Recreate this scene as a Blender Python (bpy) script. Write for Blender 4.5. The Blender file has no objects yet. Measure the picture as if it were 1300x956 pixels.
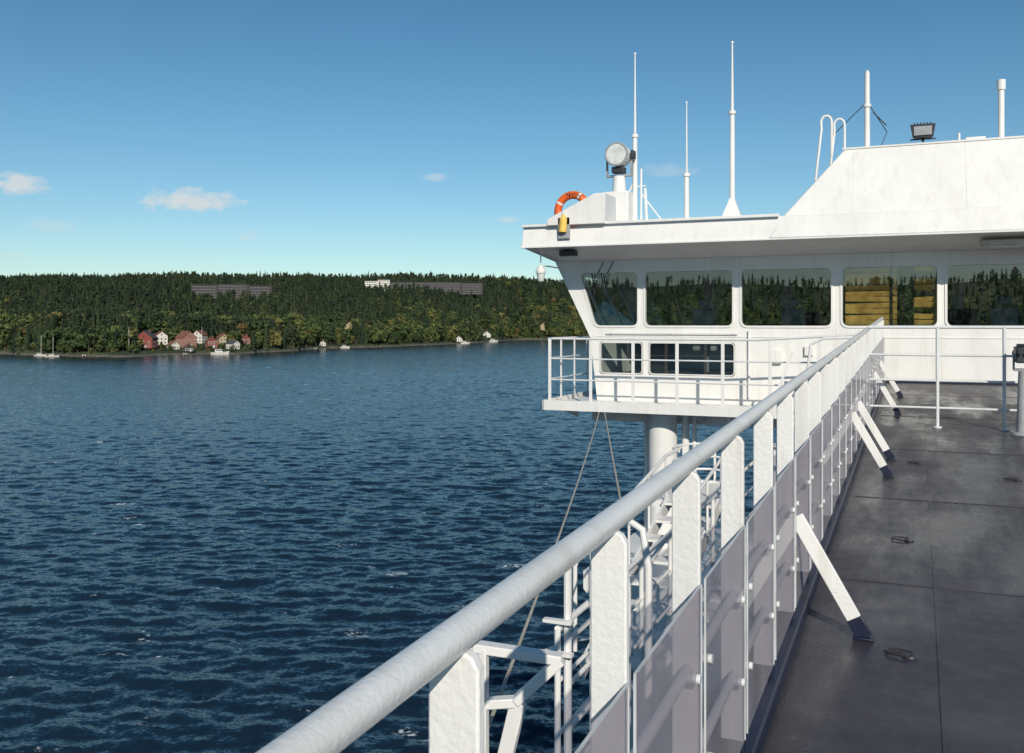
import bpy, bmesh, math, random
import numpy as np
from mathutils import Vector, Matrix
random.seed(7); rng=np.random.default_rng(11)
scene=bpy.context.scene
E=24.0
SL=0.03
def dz(y): return E-1.6+SL*y
def link(o,parent=None):
    scene.collection.objects.link(o)
    if parent is not None: o.parent=parent
    return o
def empty(name,parent=None):
    o=bpy.data.objects.new(name,None); o.empty_display_size=.2
    return link(o,parent)

# ---------------- materials ----------------
def nt(name):
    m=bpy.data.materials.new(name); m.use_nodes=True
    t=m.node_tree; t.nodes.clear()
    out=t.nodes.new('ShaderNodeOutputMaterial')
    return m,t,out
def N(t,typ,**kw):
    n=t.nodes.new(typ)
    for k,v in kw.items(): setattr(n,k,v)
    return n
def math_(t,op,a,b=None,c=None,clamp=False):
    n=N(t,'ShaderNodeMath',operation=op); n.use_clamp=clamp
    for i,v in enumerate((a,b,c)):
        if v is None: continue
        if isinstance(v,(int,float)): n.inputs[i].default_value=v
        else: t.links.new(v,n.inputs[i])
    return n.outputs[0]
def noise(t,scale,detail=4,rough=.5,vec=None,map_scale=None,rot=None,color=False):
    n=N(t,'ShaderNodeTexNoise'); n.inputs['Scale'].default_value=scale
    n.inputs['Detail'].default_value=detail; n.inputs['Roughness'].default_value=rough
    if vec is None:
        g=N(t,'ShaderNodeNewGeometry'); vec=g.outputs['Position']
    if rot:
        mp=N(t,'ShaderNodeMapping'); mp.inputs['Rotation'].default_value=rot
        t.links.new(vec,mp.inputs['Vector']); vec=mp.outputs[0]
    if map_scale:
        mp=N(t,'ShaderNodeMapping'); mp.inputs['Scale'].default_value=map_scale
        t.links.new(vec,mp.inputs['Vector']); vec=mp.outputs[0]
    t.links.new(vec,n.inputs['Vector'])
    return n.outputs[1 if color else 0]
def ramp(t,fac,stops):
    r=N(t,'ShaderNodeValToRGB'); e=r.color_ramp.elements
    e[0].position=stops[0][0]; e[0].color=(*stops[0][1],1)
    e[1].position=stops[-1][0]; e[1].color=(*stops[-1][1],1)
    for p,c in stops[1:-1]:
        x=e.new(p); x.color=(*c,1)
    t.links.new(fac,r.inputs[0]); return r.outputs[0]
def maprange(t,v,a,b,c,d):
    n=N(t,'ShaderNodeMapRange'); n.clamp=True
    t.links.new(v,n.inputs[0])
    for i,x in enumerate((a,b,c,d)): n.inputs[i+1].default_value=x
    return n.outputs[0]
def mixc(t,f,a,b,blend='MIX'):
    n=N(t,'ShaderNodeMix',data_type='RGBA'); n.blend_type=blend
    if isinstance(f,float): n.inputs[0].default_value=f
    else: t.links.new(f,n.inputs[0])
    for i,v in ((6,a),(7,b)):
        if isinstance(v,tuple): n.inputs[i].default_value=(*v,1)
        else: t.links.new(v,n.inputs[i])
    return n.outputs[2]
def vm(t,op,a,b):
    n=N(t,'ShaderNodeVectorMath',operation=op)
    for i,v in enumerate((a,b)):
        if v is None: continue
        if isinstance(v,tuple): n.inputs[i].default_value=v
        elif isinstance(v,(int,float)): n.inputs['Scale'].default_value=v
        else: t.links.new(v,n.inputs[i])
    return n.outputs[0]
def simple(name,col,rough=.5,metal=0,var=.15,scale=8,bump=.0,bscale=40):
    m,t,out=nt(name); p=N(t,'ShaderNodeBsdfPrincipled')
    f=noise(t,scale,3)
    c2=tuple(min(1,x*(1+var)) for x in col); c1=tuple(x*(1-var) for x in col)
    t.links.new(ramp(t,f,[(.3,c1),(.7,c2)]),p.inputs['Base Color'])
    p.inputs['Roughness'].default_value=rough; p.inputs['Metallic'].default_value=metal
    if bump:
        b=N(t,'ShaderNodeBump'); b.inputs['Distance'].default_value=bump; b.inputs['Strength'].default_value=.6
        t.links.new(noise(t,bscale,2),b.inputs['Height']); t.links.new(b.outputs[0],p.inputs['Normal'])
    t.links.new(p.outputs[0],out.inputs[0]); return m
def paint(name,col=(.78,.775,.76),rough=.38,rust=.5,plate=.006,fine=.0008,fscale=60):
    m,t,out=nt(name); p=N(t,'ShaderNodeBsdfPrincipled')
    big=noise(t,1.3,3,.6)
    base=ramp(t,big,[(.25,tuple(x*.90 for x in col)),(.65,col)])
    st=noise(t,1.0,4,.65,map_scale=(9,9,.7))
    base=mixc(t,math_(t,'MULTIPLY',maprange(t,st,.50,.76,0,1),.45*rust),base,(.42,.38,.32))
    spot=noise(t,14,4,.7)
    base=mixc(t,math_(t,'MULTIPLY',maprange(t,spot,.68,.74,0,1),.75*rust),base,(.30,.15,.06))
    t.links.new(base,p.inputs['Base Color'])
    p.inputs['Roughness'].default_value=rough
    h=math_(t,'MULTIPLY',noise(t,fscale,2),fine)
    if plate: h=math_(t,'ADD',math_(t,'MULTIPLY',noise(t,1.1,1),plate),h)
    b=N(t,'ShaderNodeBump'); b.inputs['Distance'].default_value=1; b.inputs['Strength'].default_value=1
    t.links.new(h,b.inputs['Height']); t.links.new(b.outputs[0],p.inputs['Normal'])
    t.links.new(p.outputs[0],out.inputs[0]); return m
M={}
M['white']=paint('white_ship_paint',(.79,.775,.75))
M['plate']=paint('white_plate_paint',(.79,.775,.75),rust=.5,plate=.022)
M['rail']=paint('rail_paint',(.69,.70,.70),.3,rust=.9,plate=0,fine=.0011,fscale=90)
M['post']=paint('thick_brushed_paint',(.77,.76,.74),.42,rust=.8,plate=0,fine=.0024,fscale=55)
M['navy']=simple('navy_paint',(.012,.016,.04),.4)
M['dark']=simple('dark_metal',(.03,.032,.035),.45)
M['grey']=simple('grey_metal',(.3,.31,.32),.4)
M['rubber']=simple('black_rubber',(.02,.02,.022),.6)
M['orange']=simple('orange_plastic',(.80,.13,.02),.45)
M['yellow']=simple('yellow_plastic',(.78,.5,.10),.45)
M['rope']=simple('rope_fibre',(.45,.41,.34),.9,bump=.004,bscale=200)
M['gold']=simple('golden_reflection',(.88,.50,.15),.5,var=.35,scale=5)  # golden window reflection put into a surface colour
M['floor']=simple('wheelhouse_floor',(.06,.07,.08),.6)
M['ceil']=simple('wheelhouse_ceiling',(.3,.3,.3),.7)
M['lens']=simple('lamp_lens',(.6,.62,.6),.12)
M['beige']=simple('beige_panel',(.5,.46,.38),.6)
M['deckwhite']=simple('pale_deck_paint',(.5,.52,.53),.6)

def glass(name,tint,mn,fs=1.0,dif=0,difcol=(.5,.5,.5)):
    m,t,out=nt(name)
    tr=N(t,'ShaderNodeBsdfTransparent'); tr.inputs[0].default_value=(*tint,1)
    gl=N(t,'ShaderNodeBsdfGlossy'); gl.inputs['Roughness'].default_value=.012
    # Schlick term from facing angle, identical on both sides of the sheet
    lw=N(t,'ShaderNodeLayerWeight'); lw.inputs[0].default_value=.5
    sch=math_(t,'POWER',lw.outputs['Facing'],5.0)
    f=math_(t,'ADD',math_(t,'MULTIPLY',sch,fs),mn,clamp=True)
    base=tr.outputs[0]
    if dif:
        d=N(t,'ShaderNodeBsdfDiffuse'); d.inputs[0].default_value=(*difcol,1)
        mx0=N(t,'ShaderNodeMixShader')
        t.links.new(maprange(t,noise(t,3,4),.3,.7,dif*.75,dif*1.25),mx0.inputs[0])
        t.links.new(base,mx0.inputs[1]); t.links.new(d.outputs[0],mx0.inputs[2]); base=mx0.outputs[0]
    mx=N(t,'ShaderNodeMixShader'); t.links.new(f,mx.inputs[0]); t.links.new(base,mx.inputs[1]); t.links.new(gl.outputs[0],mx.inputs[2])
    t.links.new(mx.outputs[0],out.inputs[0]); return m
M['glass']=glass('tinted_window_glass',(.72,.78,.74),.16,.8)
M['plexi']=glass('smoked_acrylic',(.70,.66,.70),.04,.35,.36,(.60,.56,.60))

# deck material
m,t,out=nt('painted_steel_deck'); p=N(t,'ShaderNodeBsdfPrincipled')
c=ramp(t,noise(t,1.2,7,.65),[(.3,(.030,.027,.034)),(.5,(.046,.041,.049)),(.72,(.078,.070,.077))])
sp=noise(t,9,6,.75)
c=mixc(t,math_(t,'MULTIPLY',maprange(t,sp,.60,.70,0,1),.6),c,(.13,.12,.12))
c=mixc(t,math_(t,'MULTIPLY',maprange(t,noise(t,5,5,.7),.62,.7,0,1),.6),c,(.10,.06,.04))
wet=maprange(t,noise(t,.75,6,.7,map_scale=(2.2,.5,1)),.42,.60,0,1)
c=mixc(t,math_(t,'MULTIPLY',wet,.4),c,(.022,.020,.027))
t.links.new(c,p.inputs['Base Color'])
rg=N(t,'ShaderNodeMix'); t.links.new(wet,rg.inputs[0])
t.links.new(maprange(t,sp,.3,.7,.38,.58),rg.inputs[2]); rg.inputs[3].default_value=.22
t.links.new(rg.outputs[0],p.inputs['Roughness'])
h=math_(t,'ADD',math_(t,'MULTIPLY',noise(t,2.2,2),.018),math_(t,'MULTIPLY',noise(t,70,3),.0014))
b=N(t,'ShaderNodeBump'); b.inputs['Distance'].default_value=1; b.inputs['Strength'].default_value=1
t.links.new(h,b.inputs['Height']); t.links.new(b.outputs[0],p.inputs['Normal'])
t.links.new(p.outputs[0],out.inputs[0]); M['deck']=m

# water : real displaced waves + fine ripple normals
m,t,out=nt('sea_water'); p=N(t,'ShaderNodeBsdfPrincipled')
g=N(t,'ShaderNodeNewGeometry')
WR=(0,0,math.radians(-20))
n2=noise(t,1.3,2,.6,map_scale=(.55,1,1),rot=WR,color=True)
n3=noise(t,4.0,3,.65,map_scale=(.7,1,1),rot=WR,color=True)
v=vm(t,'ADD',vm(t,'SCALE',vm(t,'SUBTRACT',n2,(.5,.5,.5)),.50),vm(t,'SCALE',vm(t,'SUBTRACT',n3,(.5,.5,.5)),.65))
v=vm(t,'MULTIPLY',v,(1,1,0)); v=vm(t,'ADD',v,g.outputs['Normal'])
nn_=N(t,'ShaderNodeVectorMath',operation='NORMALIZE');t.links.new(v,nn_.inputs[0]);t.links.new(nn_.outputs[0],p.inputs['Normal'])
pat=noise(t,.010,3,.5)
c=ramp(t,pat,[(.35,(.006,.015,.028)),(.65,(.009,.023,.038))])
f1=maprange(t,noise(t,.34,4,.6,map_scale=(.42,1,1),rot=WR),.655,.69,0,1)
f2=maprange(t,noise(t,2.5,3),.47,.60,0,1)
foam=math_(t,'MULTIPLY',f1,f2)
c=mixc(t,foam,c,(.65,.70,.72))
t.links.new(c,p.inputs['Base Color'])
t.links.new(maprange(t,foam,0,1,.14,.8),p.inputs['Roughness'])
p.inputs['IOR'].default_value=1.33
t.links.new(p.outputs[0],out.inputs[0]); M['water']=m

def foliage(name,stops):
    m,t,out=nt(name); p=N(t,'ShaderNodeBsdfPrincipled')
    oi=N(t,'ShaderNodeObjectInfo')
    c=ramp(t,oi.outputs['Random'],stops)
    t.links.new(c,p.inputs['Base Color']); p.inputs['Roughness'].default_value=.75
    p.inputs['Specular IOR Level'].default_value=.15
    t.links.new(p.outputs[0],out.inputs[0]); return m
M['conif']=foliage('conifer_needles',[(0,(.018,.033,.020)),(.5,(.032,.050,.026)),(1,(.058,.076,.036))])
M['decid']=foliage('leaf_foliage',[(0,(.034,.058,.024)),(.45,(.062,.090,.032)),(.8,(.105,.124,.040)),(.95,(.15,.14,.045)),(1,(.15,.10,.04))])
M['bark']=simple('bark',(.12,.08,.06),.9)

# ---------------- mesh builder ----------------
class MB:
    def __init__(s): s.v=[]; s.f=[]
    def add(s,vs,fs):
        o=len(s.v); s.v+= [tuple(x) for x in vs]; s.f+=[tuple(i+o for i in f) for f in fs]; return s
    def hexa(s,c):
        return s.add(c,[(3,2,1,0),(4,5,6,7),(0,1,5,4),(1,2,6,5),(2,3,7,6),(3,0,4,7)])
    def box(s,x0,x1,y0,y1,z0,z1):
        return s.hexa([(x0,y0,z0),(x1,y0,z0),(x1,y1,z0),(x0,y1,z0),(x0,y0,z1),(x1,y0,z1),(x1,y1,z1),(x0,y1,z1)])
    def bar(s,p,q,w,h,up=(0,0,1)):
        p=Vector(p);q=Vector(q);d=(q-p).normalized();up=Vector(up)
        if abs(d.dot(up))>.98: up=Vector((0,1,0))
        a=d.cross(up).normalized()*w/2; b=a.normalized().cross(d).normalized()*h/2
        return s.hexa([p-a-b,p+a-b,q+a-b,q-a-b,p-a+b,p+a+b,q+a+b,q-a+b])
    def cyl(s,p,q,r,r2=None,n=12):
        r2=r if r2 is None else r2
        p=Vector(p);q=Vector(q);d=(q-p).normalized()
        a=d.orthogonal().normalized();b=d.cross(a)
        vs=[];fs=[]
        for k in range(n):
            an=2*math.pi*k/n;u=a*math.cos(an)+b*math.sin(an); vs+= [p+u*r,q+u*r2]
        for k in range(n):
            i=2*k;j=2*((k+1)%n); fs.append((i,j,j+1,i+1))
        fs.append(tuple(2*k for k in range(n))[::-1]); fs.append(tuple(2*k+1 for k in range(n)))
        return s.add(vs,fs)
    def tube(s,pts,r,n=10):
        pts=[Vector(p) for p in pts]; rings=[];a=None
        for i,p in enumerate(pts):
            d=(pts[min(i+1,len(pts)-1)]-pts[max(i-1,0)]).normalized()
            if a is None: a=d.orthogonal().normalized()
            a=(a-d*a.dot(d)).normalized(); b=d.cross(a)
            rings.append([p+(a*math.cos(2*math.pi*k/n)+b*math.sin(2*math.pi*k/n))*r for k in range(n)])
        vs=[v for rr in rings for v in rr];fs=[]
        for i in range(len(pts)-1):
            for k in range(n):
                fs.append((i*n+k,i*n+(k+1)%n,(i+1)*n+(k+1)%n,(i+1)*n+k))
        fs.append(tuple(range(n))[::-1]); fs.append(tuple((len(pts)-1)*n+k for k in range(n)))
        return s.add(vs,fs)
    def torus(s,c,R_,r,ax=(0,1,0),n=40,m=14,a0=0,a1=2*math.pi):
        c=Vector(c);ax=Vector(ax).normalized();u=ax.orthogonal().normalized();w=ax.cross(u);vs=[];fs=[]
        for i in range(n):
            A=a0+(a1-a0)*i/n; d=u*math.cos(A)+w*math.sin(A)
            for k in range(m):
                B_=2*math.pi*k/m; vs.append(c+d*(R_+r*math.cos(B_))+ax*r*math.sin(B_))
        for i in range(n):
            for k in range(m):
                fs.append((i*m+k,((i+1)%n)*m+k,((i+1)%n)*m+(k+1)%m,i*m+(k+1)%m))
        return s.add(vs,fs)
    def prism(s,poly,y0,y1):
        n=len(poly)
        f0=y0 if callable(y0) else (lambda z:y0); f1=y1 if callable(y1) else (lambda z:y1)
        vs=[(x,f0(z),z) for x,z in poly]+[(x,f1(z),z) for x,z in poly]
        fs=[tuple(range(n)),tuple(range(n,2*n))[::-1]]+[(i,i+n,(i+1)%n+n,(i+1)%n) for i in range(n)]
        return s.add(vs,fs)
    def obj(s,name,mat,parent=None,bevel=0,smooth=True):
        me=bpy.data.meshes.new(name); me.from_pydata(s.v,[],s.f)
        bm=bmesh.new();bm.from_mesh(me);bmesh.ops.recalc_face_normals(bm,faces=bm.faces);bm.to_mesh(me);bm.free()
        if smooth:
            me.polygons.foreach_set('use_smooth',[True]*len(me.polygons)); me.set_sharp_from_angle(angle=math.radians(35))
        me.materials.append(M[mat] if isinstance(mat,str) else mat)
        o=link(bpy.data.objects.new(name,me),parent)
        if bevel:
            b=o.modifiers.new('b','BEVEL');b.width=bevel;b.segments=2;b.limit_method='ANGLE';b.angle_limit=math.radians(40)
        return o
def rnd(poly,r,n=5):
    out=[];L=len(poly)
    for i in range(L):
        P=Vector(poly[i]);A=Vector(poly[i-1]);B_=Vector(poly[(i+1)%L])
        a=P+(A-P).normalized()*r;b=P+(B_-P).normalized()*r
        for k in range(n+1):
            t_=k/n; out.append(tuple(a*(1-t_)**2+P*2*t_*(1-t_)+b*t_*t_))
    return out
def rect(x0,x1,z0,z1): return [(x0,z0),(x1,z0),(x1,z1),(x0,z1)]
def grow(poly,d):
    c=sum((Vector(p) for p in poly),Vector((0,0)))/len(poly); out=[]
    for p in poly:
        v=Vector(p)-c; out.append((p[0]+math.copysign(d,v.x),p[1]+math.copysign(d,v.y)))
    return out
def panel(name,outer,holes,yc,th,mat,parent,zoff=E):
    if th==0:
        me=bpy.data.meshes.new(name);me.from_pydata([(x,yc,z+zoff) for x,z in outer],[],[tuple(range(len(outer)))])
        me.materials.append(M[mat]);return link(bpy.data.objects.new(name,me),parent)
    cu=bpy.data.curves.new(name+'_c','CURVE');cu.dimensions='2D';cu.fill_mode='BOTH';cu.extrude=th/2
    for pl in [outer]+holes:
        sp=cu.splines.new('POLY');sp.points.add(len(pl)-1)
        for i,(x,y) in enumerate(pl): sp.points[i].co=(x,y,0,1)
        sp.use_cyclic_u=True
    o=bpy.data.objects.new('tmp',cu);scene.collection.objects.link(o)
    dg=bpy.context.evaluated_depsgraph_get();dg.update()
    me=bpy.data.meshes.new_from_object(o.evaluated_get(dg));bpy.data.objects.remove(o)
    me.transform(Matrix.Translation((0,yc,zoff))@Matrix.Rotation(math.radians(90),4,'X'))
    me.name=name;me.materials.clear();me.materials.append(M[mat])
    me.polygons.foreach_set('use_smooth',[False]*len(me.polygons))
    return link(bpy.data.objects.new(name,me),parent)

# ---------------- ship hull and decks ----------------
hull=empty('ship_hull')
b=MB()
prof=[(-2.15,-30),(16,-30),(16,28),(13,40),(7,50),(1,40),(-2.15,28)]
n=len(prof)
b.add([(x,y,-3) for x,y in prof]+[(x,y,E-2.95) for x,y in prof],[tuple(range(n))[::-1],tuple(range(n,2*n))]+[(i,(i+1)%n,(i+1)%n+n,i+n) for i in range(n)])
b.obj('hull_plating','plate',hull)
MB().box(-2.1,16,-29.9,27.9,E-2.948,E-2.90).obj('lower_deck_plating','deckwhite',hull)
b=MB()
b.hexa([(-.64,-15,E-2.9),(15,-15,E-2.9),(15,23,E-2.9),(-.64,23,E-2.9),(-.64,-15,dz(-15)-.02),(15,-15,dz(-15)-.02),(15,23,dz(23)-.02),(-.64,23,dz(23)-.02)])
b.obj('deckhouse_side','plate',hull)
MB().box(-5.2,-2.15,15.2,20.5,E-4.5,E-4.2).obj('sponson_deck','plate',hull)
b=MB(); b.add([(-5.2,15.2,E-4.5),(-2.15,15.2,E-4.5),(-2.15,15.2,E-8),(-5.2,20.5,E-4.5),(-2.15,20.5,E-4.5),(-2.15,20.5,E-8)],[(0,1,2),(3,5,4),(0,2,5,3),(0,3,4,1)])
b.obj('sponson_bracket','plate',hull)

deck=empty('ship_deck')
b=MB(); b.hexa([(-.62,-15,dz(-15)-.018),(15,-15,dz(-15)-.018),(15,18.1,dz(18.1)-.018),(-.62,18.1,dz(18.1)-.018),(-.62,-15,dz(-15)),(15,-15,dz(-15)),(15,18.1,dz(18.1)),(-.62,18.1,dz(18.1))])
b.obj('deck_plating','deck',deck)
b=MB()
for x in (.09,1.45,2.9,4.4):
    b.bar((x,-14,dz(-14)+.001),(x,18,dz(18)+.001),.014,.007)
for y in (-2,1.3,3.35,5.6,7.9,10.4,13.2,16):
    b.bar((-.45,y,dz(y)+.001),(9,y,dz(y)+.001),.012,.006)
b.obj('weld_seams','deck',deck)
b=MB();b.hexa([(-.68,-15,dz(-15)-.05),(-.50,-15,dz(-15)-.05),(-.50,18.0,dz(18)-.05),(-.68,18.0,dz(18)-.05),(-.68,-15,dz(-15)+.07),(-.50,-15,dz(-15)+.07),(-.50,18.0,dz(18)+.07),(-.68,18.0,dz(18)+.07)])
b.obj('deck_edge_coaming','navy',deck,.01)
def tiedown(x,y,rot=0):
    o=empty('deck_tie_down_ring')
    z=dz(y)
    MB().cyl((x,y,z),(x,y,z+.008),.035,.03,18).obj('base_plate','deck',o)
    c,s=math.cos(rot),math.sin(rot)
    b=MB(); pts=[(x+c*u-s*v,y+s*u+c*v,z+.010) for u,v in [(-.04,0),(-.04,.07),(-.025,.10),(.025,.10),(.04,.07),(.04,0),(-.04,0)]]
    b.tube(pts,.005,8).obj('ring','deck',o)
for x,y,r in [(-.03,4.5,1.2),(-.05,6.6,1.5),(.02,9.6,1.2),(.75,6.1,1.4),(.78,9.0,1.1)]: tiedown(x,y,r)

# ---------------- long railing ----------------
rail=empty('deck_railing')
X0=-.57
def rz(y): return dz(y)+1.145
MB().tube([(X0,y,rz(y)) for y in np.linspace(-4,17.9,60)],.025,24).obj('top_rail','rail',rail)
b=MB()
for y in (.66,6.9,12.6): b.cyl((X0,y-.005,rz(y)),(X0,y+.005,rz(y)),.0256,n=24)
b.obj('rail_joint','rail',rail)
ys=[1.14+.69*i for i in range(-7,25)]
b=MB()
for y in ys:
    z0=dz(y)+.02;z1=rz(y)-.018
    b.prism([(X0-.038,z0),(X0+.038,z0),(X0+.038,z1-.022),(X0+.028,z1-.006),(X0+.016,z1),(X0-.016,z1),(X0-.028,z1-.006),(X0-.038,z1-.022)],y-.011,y+.011)
b.obj('rail_posts','post',rail,.004)
b=MB()
for y in ys: b.box(X0-.04,X0+.04,y-.013,y+.013,dz(y)+.02,dz(y)+.11)
b.obj('post_feet','navy',rail,.003)
b=MB()
for h_ in (.33,.60): b.tube([(-.562,y,dz(y)+h_) for y in np.linspace(-4,17.9,8)],.015,12)
b.obj('mid_rails','rail',rail)
b=MB();cl=MB();eg=MB()
for i in range(len(ys)-1):
    y0,y1=ys[i],ys[i+1]
    if y0<1.0 : continue
    a,c=y0+.03,y1-.02
    xa=-.526
    b.add([(xa,a,dz(a)+.12),(xa,c,dz(c)+.12),(xa,c,dz(c)+.83),(xa,a,dz(a)+.83)],[(0,1,2,3)])
    eg.bar((xa,a,dz(a)+.832),(xa,c,dz(c)+.832),.006,.003)
    for yy in (a,c): eg.bar((xa,yy,dz(yy)+.12),(xa,yy,dz(yy)+.83),.003,.006,up=(1,0,0))
    for yy in (a+.05,c-.05):
        for h_ in (.33,.60): cl.cyl((-.57,yy,dz(yy)+h_),(-.516,yy,dz(yy)+h_),.013,n=12)
b.obj('acrylic_panels','plexi',rail,smooth=False); cl.obj('panel_clamps','rail',rail);eg.obj('panel_edges','deckwhite',rail)
b=MB();ft=MB()
for y in (-3.6,.5,4.67,8.84,9.75,13.4,15.6):
    p=Vector((-.53,y,dz(y)+.54)); q=Vector((-.27,y,dz(y)+.085))
    b.bar(p,q,.022,.068,up=(0.85,0,.5))
    q2=q+(q-p).normalized()*.095
    ft.bar(q,Vector((q2.x,y,dz(y)+.004)),.026,.072,up=(.85,0,.5))
    ft.box(q2.x-.05,q2.x+.04,y-.045,y+.045,dz(y)+.0,dz(y)+.010)
b.obj('brace_bars','post',rail,.004);ft.obj('brace_feet','navy',rail,.003)

# transverse railing
tr=empty('cross_deck_railing')
b=MB();yt=12.2
for z_,r_ in ((-.05,.02),(-.38,.014),(-.68,.014),(-1.0,.014)): b.tube([(-.55,yt,E+z_),(7.5,yt,E+z_)],r_,12)
b.obj('rails','rail',tr)
b=MB()
for x in (.22,.92,1.62,2.3,3,3.7,4.4,5.1,5.8,6.5,7.2): b.cyl((x,yt,dz(yt)),(x,yt,E-.05),.02,n=12); b.cyl((x,yt,dz(yt)),(x,yt,dz(yt)+.015),.05,n=14)
b.obj('posts','rail',tr)

# ---------------- coin binocular viewer ----------------
o=empty('binocular_viewer');x,y=1.08,11.9;z=dz(y)
MB().cyl((x,y,z),(x,y,z+.03),.13,.12,24).cyl((x,y,z+.03),(x,y,z+.72),.065,.045,20).obj('pedestal','grey',o)
MB().bar((x-.09,y,z+.72),(x+.09,y,z+.72),.08,.03).bar((x-.09,y,z+.72),(x-.09,y,z+.9),.05,.02,up=(1,0,0)).bar((x+.09,y,z+.72),(x+.09,y,z+.9),.05,.02,up=(1,0,0)).obj('yoke','grey',o)
MB().box(x-.08,x+.08,y-.16,y+.16,z+.80,z+.98).box(x-.06,x+.06,y-.10,y+.10,z+.98,z+1.01).obj('body','dark',o,.03)
MB().cyl((x-.045,y+.14,z+.9),(x-.045,y+.24,z+.9),.038,.045).cyl((x+.045,y+.14,z+.9),(x+.045,y+.24,z+.9),.038,.045).cyl((x-.04,y-.22,z+.92),(x-.04,y-.14,z+.92),.025).cyl((x+.04,y-.22,z+.92),(x+.04,y-.14,z+.92),.025).obj('lens_tubes','rubber',o)

# ---------------- bridge ----------------
br=empty('ship_bridge')
Yw=18.1
outer=[(-6.8,1.25),(-6.04,-.3),(-5.9,-1.55),(12,-1.55),(12,1.25)]
def xe(z): return -6.04-.49*(z+.3) if z>-.3 else -6.04+.112*(-.3-z)
wins=[[(-5.93,-.05),(-5.07,-.05),(-5.07,1.0),(-6.25,1.0)]]
xs=[(-4.90,-3.22),(-3.04,-1.44),(-1.24,.32),(.485,2.1),(2.3,3.95),(4.15,5.8),(6,7.6),(7.8,9.4)]
for a,c in xs: wins.append(rect(a,c,-.05,1.0))
low=[rect(-5.82,-4.98,-.99,-.40),rect(-4.82,-3.19,-.99,-.40)]
holes=[rnd(w,.11) for w in wins]+[rnd(w,.07) for w in low]
panel('aft_wall',outer,holes,Yw+.03,.06,'plate',br)
for i,w in enumerate(wins+low):
    r_=.11 if i<len(wins) else .07
    g_=.04 if i<len(wins) else .02
    panel('window_frame',rnd(grow(w,g_),r_+g_),[rnd(grow(w,.002),r_)],Yw-.010,.018,'white',br)
    panel('window_gasket',rnd(grow(w,.001),r_),[rnd(grow(w,-.022),r_-.01)],Yw-.006,.018,'rubber',br)
    panel('window_glass',rnd(grow(w,.01),r_),[],Yw+.03,0,'glass',br)
fw=[rect(-6.1+i*1.75,-6.1+i*1.75+1.55,-.05,1.0) for i in range(10)]
panel('front_wall',[(-6.8,1.25),(-6.04,-.3),(-5.9,-1.55),(12,-1.55),(12,1.25)],[rnd(w,.1) for w in fw],22,.08,'plate',br)
for w in fw: panel('front_glass',rnd(w,.1),[],22,0,'glass',br)
b=MB()
def endq(z0,z1,y0,y1,th=.05):
    b.hexa([(xe(z0),y0,E+z0),(xe(z0)+th,y0,E+z0),(xe(z0)+th,y1,E+z0),(xe(z0),y1,E+z0),(xe(z1),y0,E+z1),(xe(z1)+th,y0,E+z1),(xe(z1)+th,y1,E+z1),(xe(z1),y1,E+z1)])
endq(-1.55,-.3,18.165,21.95);endq(-.297,-.05,18.165,21.95);endq(1.0,1.25,18.165,21.95)
for y in (18.165,19.35,20.6,21.8): endq(-.048,.998,y,y+.14)
b.obj('port_end_wall','plate',br)
g=MB();g.add([(xe(-.05)+.03,18.2,E-.05),(xe(-.05)+.03,21.9,E-.05),(xe(1)+.03,21.9,E+1),(xe(1)+.03,18.2,E+1)],[(0,1,2,3)]);g.obj('port_glass','glass',br)
MB().box(-5.85,12,18.17,21.9,E-1.4,E-1.06).obj('wheelhouse_floor','floor',br)
MB().box(-6.6,12,18.17,21.9,E+1.2,E+1.245).obj('wheelhouse_ceiling','ceil',br)
MB().box(-3.2,8,20.9,21.6,E-1.06,E-.02).box(-2.6,-1.9,20.95,21.3,E-.02,E+.22).box(.5,1.1,20.95,21.3,E-.02,E+.28).box(2.0,3.4,19.5,19.9,E-1.06,E+.35).box(-5.7,-5.1,20.6,21.3,E-1.06,E-.15).obj('control_console','dark',br,.03)
for cx in (-4.1,-2.3,1.5):
    MB().cyl((cx,20,E-1.06),(cx,20,E-.6),.06).box(cx-.25,cx+.25,19.75,20.25,E-.6,E-.48).box(cx-.23,cx+.23,19.7,19.8,E-.45,E+.3).box(cx-.12,cx+.12,19.7,19.78,E+.32,E+.5).obj('helm_chair','grey',br,.04)
b=MB()
br_=random.Random(5)
for i in range(10):
    z0=-.04+i*.105
    for xa,xb in ((-1.20,-.46),(-.40,-.33),(-.05,.28)):
        if xa>-.2 and i%3==2: continue
        j=br_.uniform(-.02,.02); k=br_.uniform(-.015,.03)
        b.hexa([(xa,18.24+k,E+z0+j),(xb,18.24,E+z0),(xb,18.26,E+z0),(xa,18.26+k,E+z0+j),(xa,18.18+k,E+z0+.09+j),(xb,18.18,E+z0+.09),(xb,18.20,E+z0+.09),(xa,18.20+k,E+z0+.09+j)])
b.obj('reflection_slats','gold',br)  # added slats behind the pane, standing in for a golden reflection
MB().box(-.5,11.9,Yw-.02,Yw-.003,dz(Yw)+.002,dz(Yw)+.07).obj('base_stripe','navy',br)
b=MB()
for x in (-4.94,-3.13,-1.34,.40,2.2):
    b.bar((x,Yw-.002,E-1.5),(x,Yw-.002,E-.46 if x<-3 else E-.1),.014,.006,up=(0,1,0))
b.bar((-5.95,Yw-.004,E-.26),(11.9,Yw-.004,E-.26),.012,.02)
b.obj('wall_weld_seams','plate',br)
b=MB();b.tube([(-5.7,Yw-.06,E-.2),(-3.1,Yw-.06,E-.2)],.012,8)
for x in (-5.6,-4.4,-3.2): b.cyl((x,Yw,E-.2),(x,Yw-.06,E-.2),.01)
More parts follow.
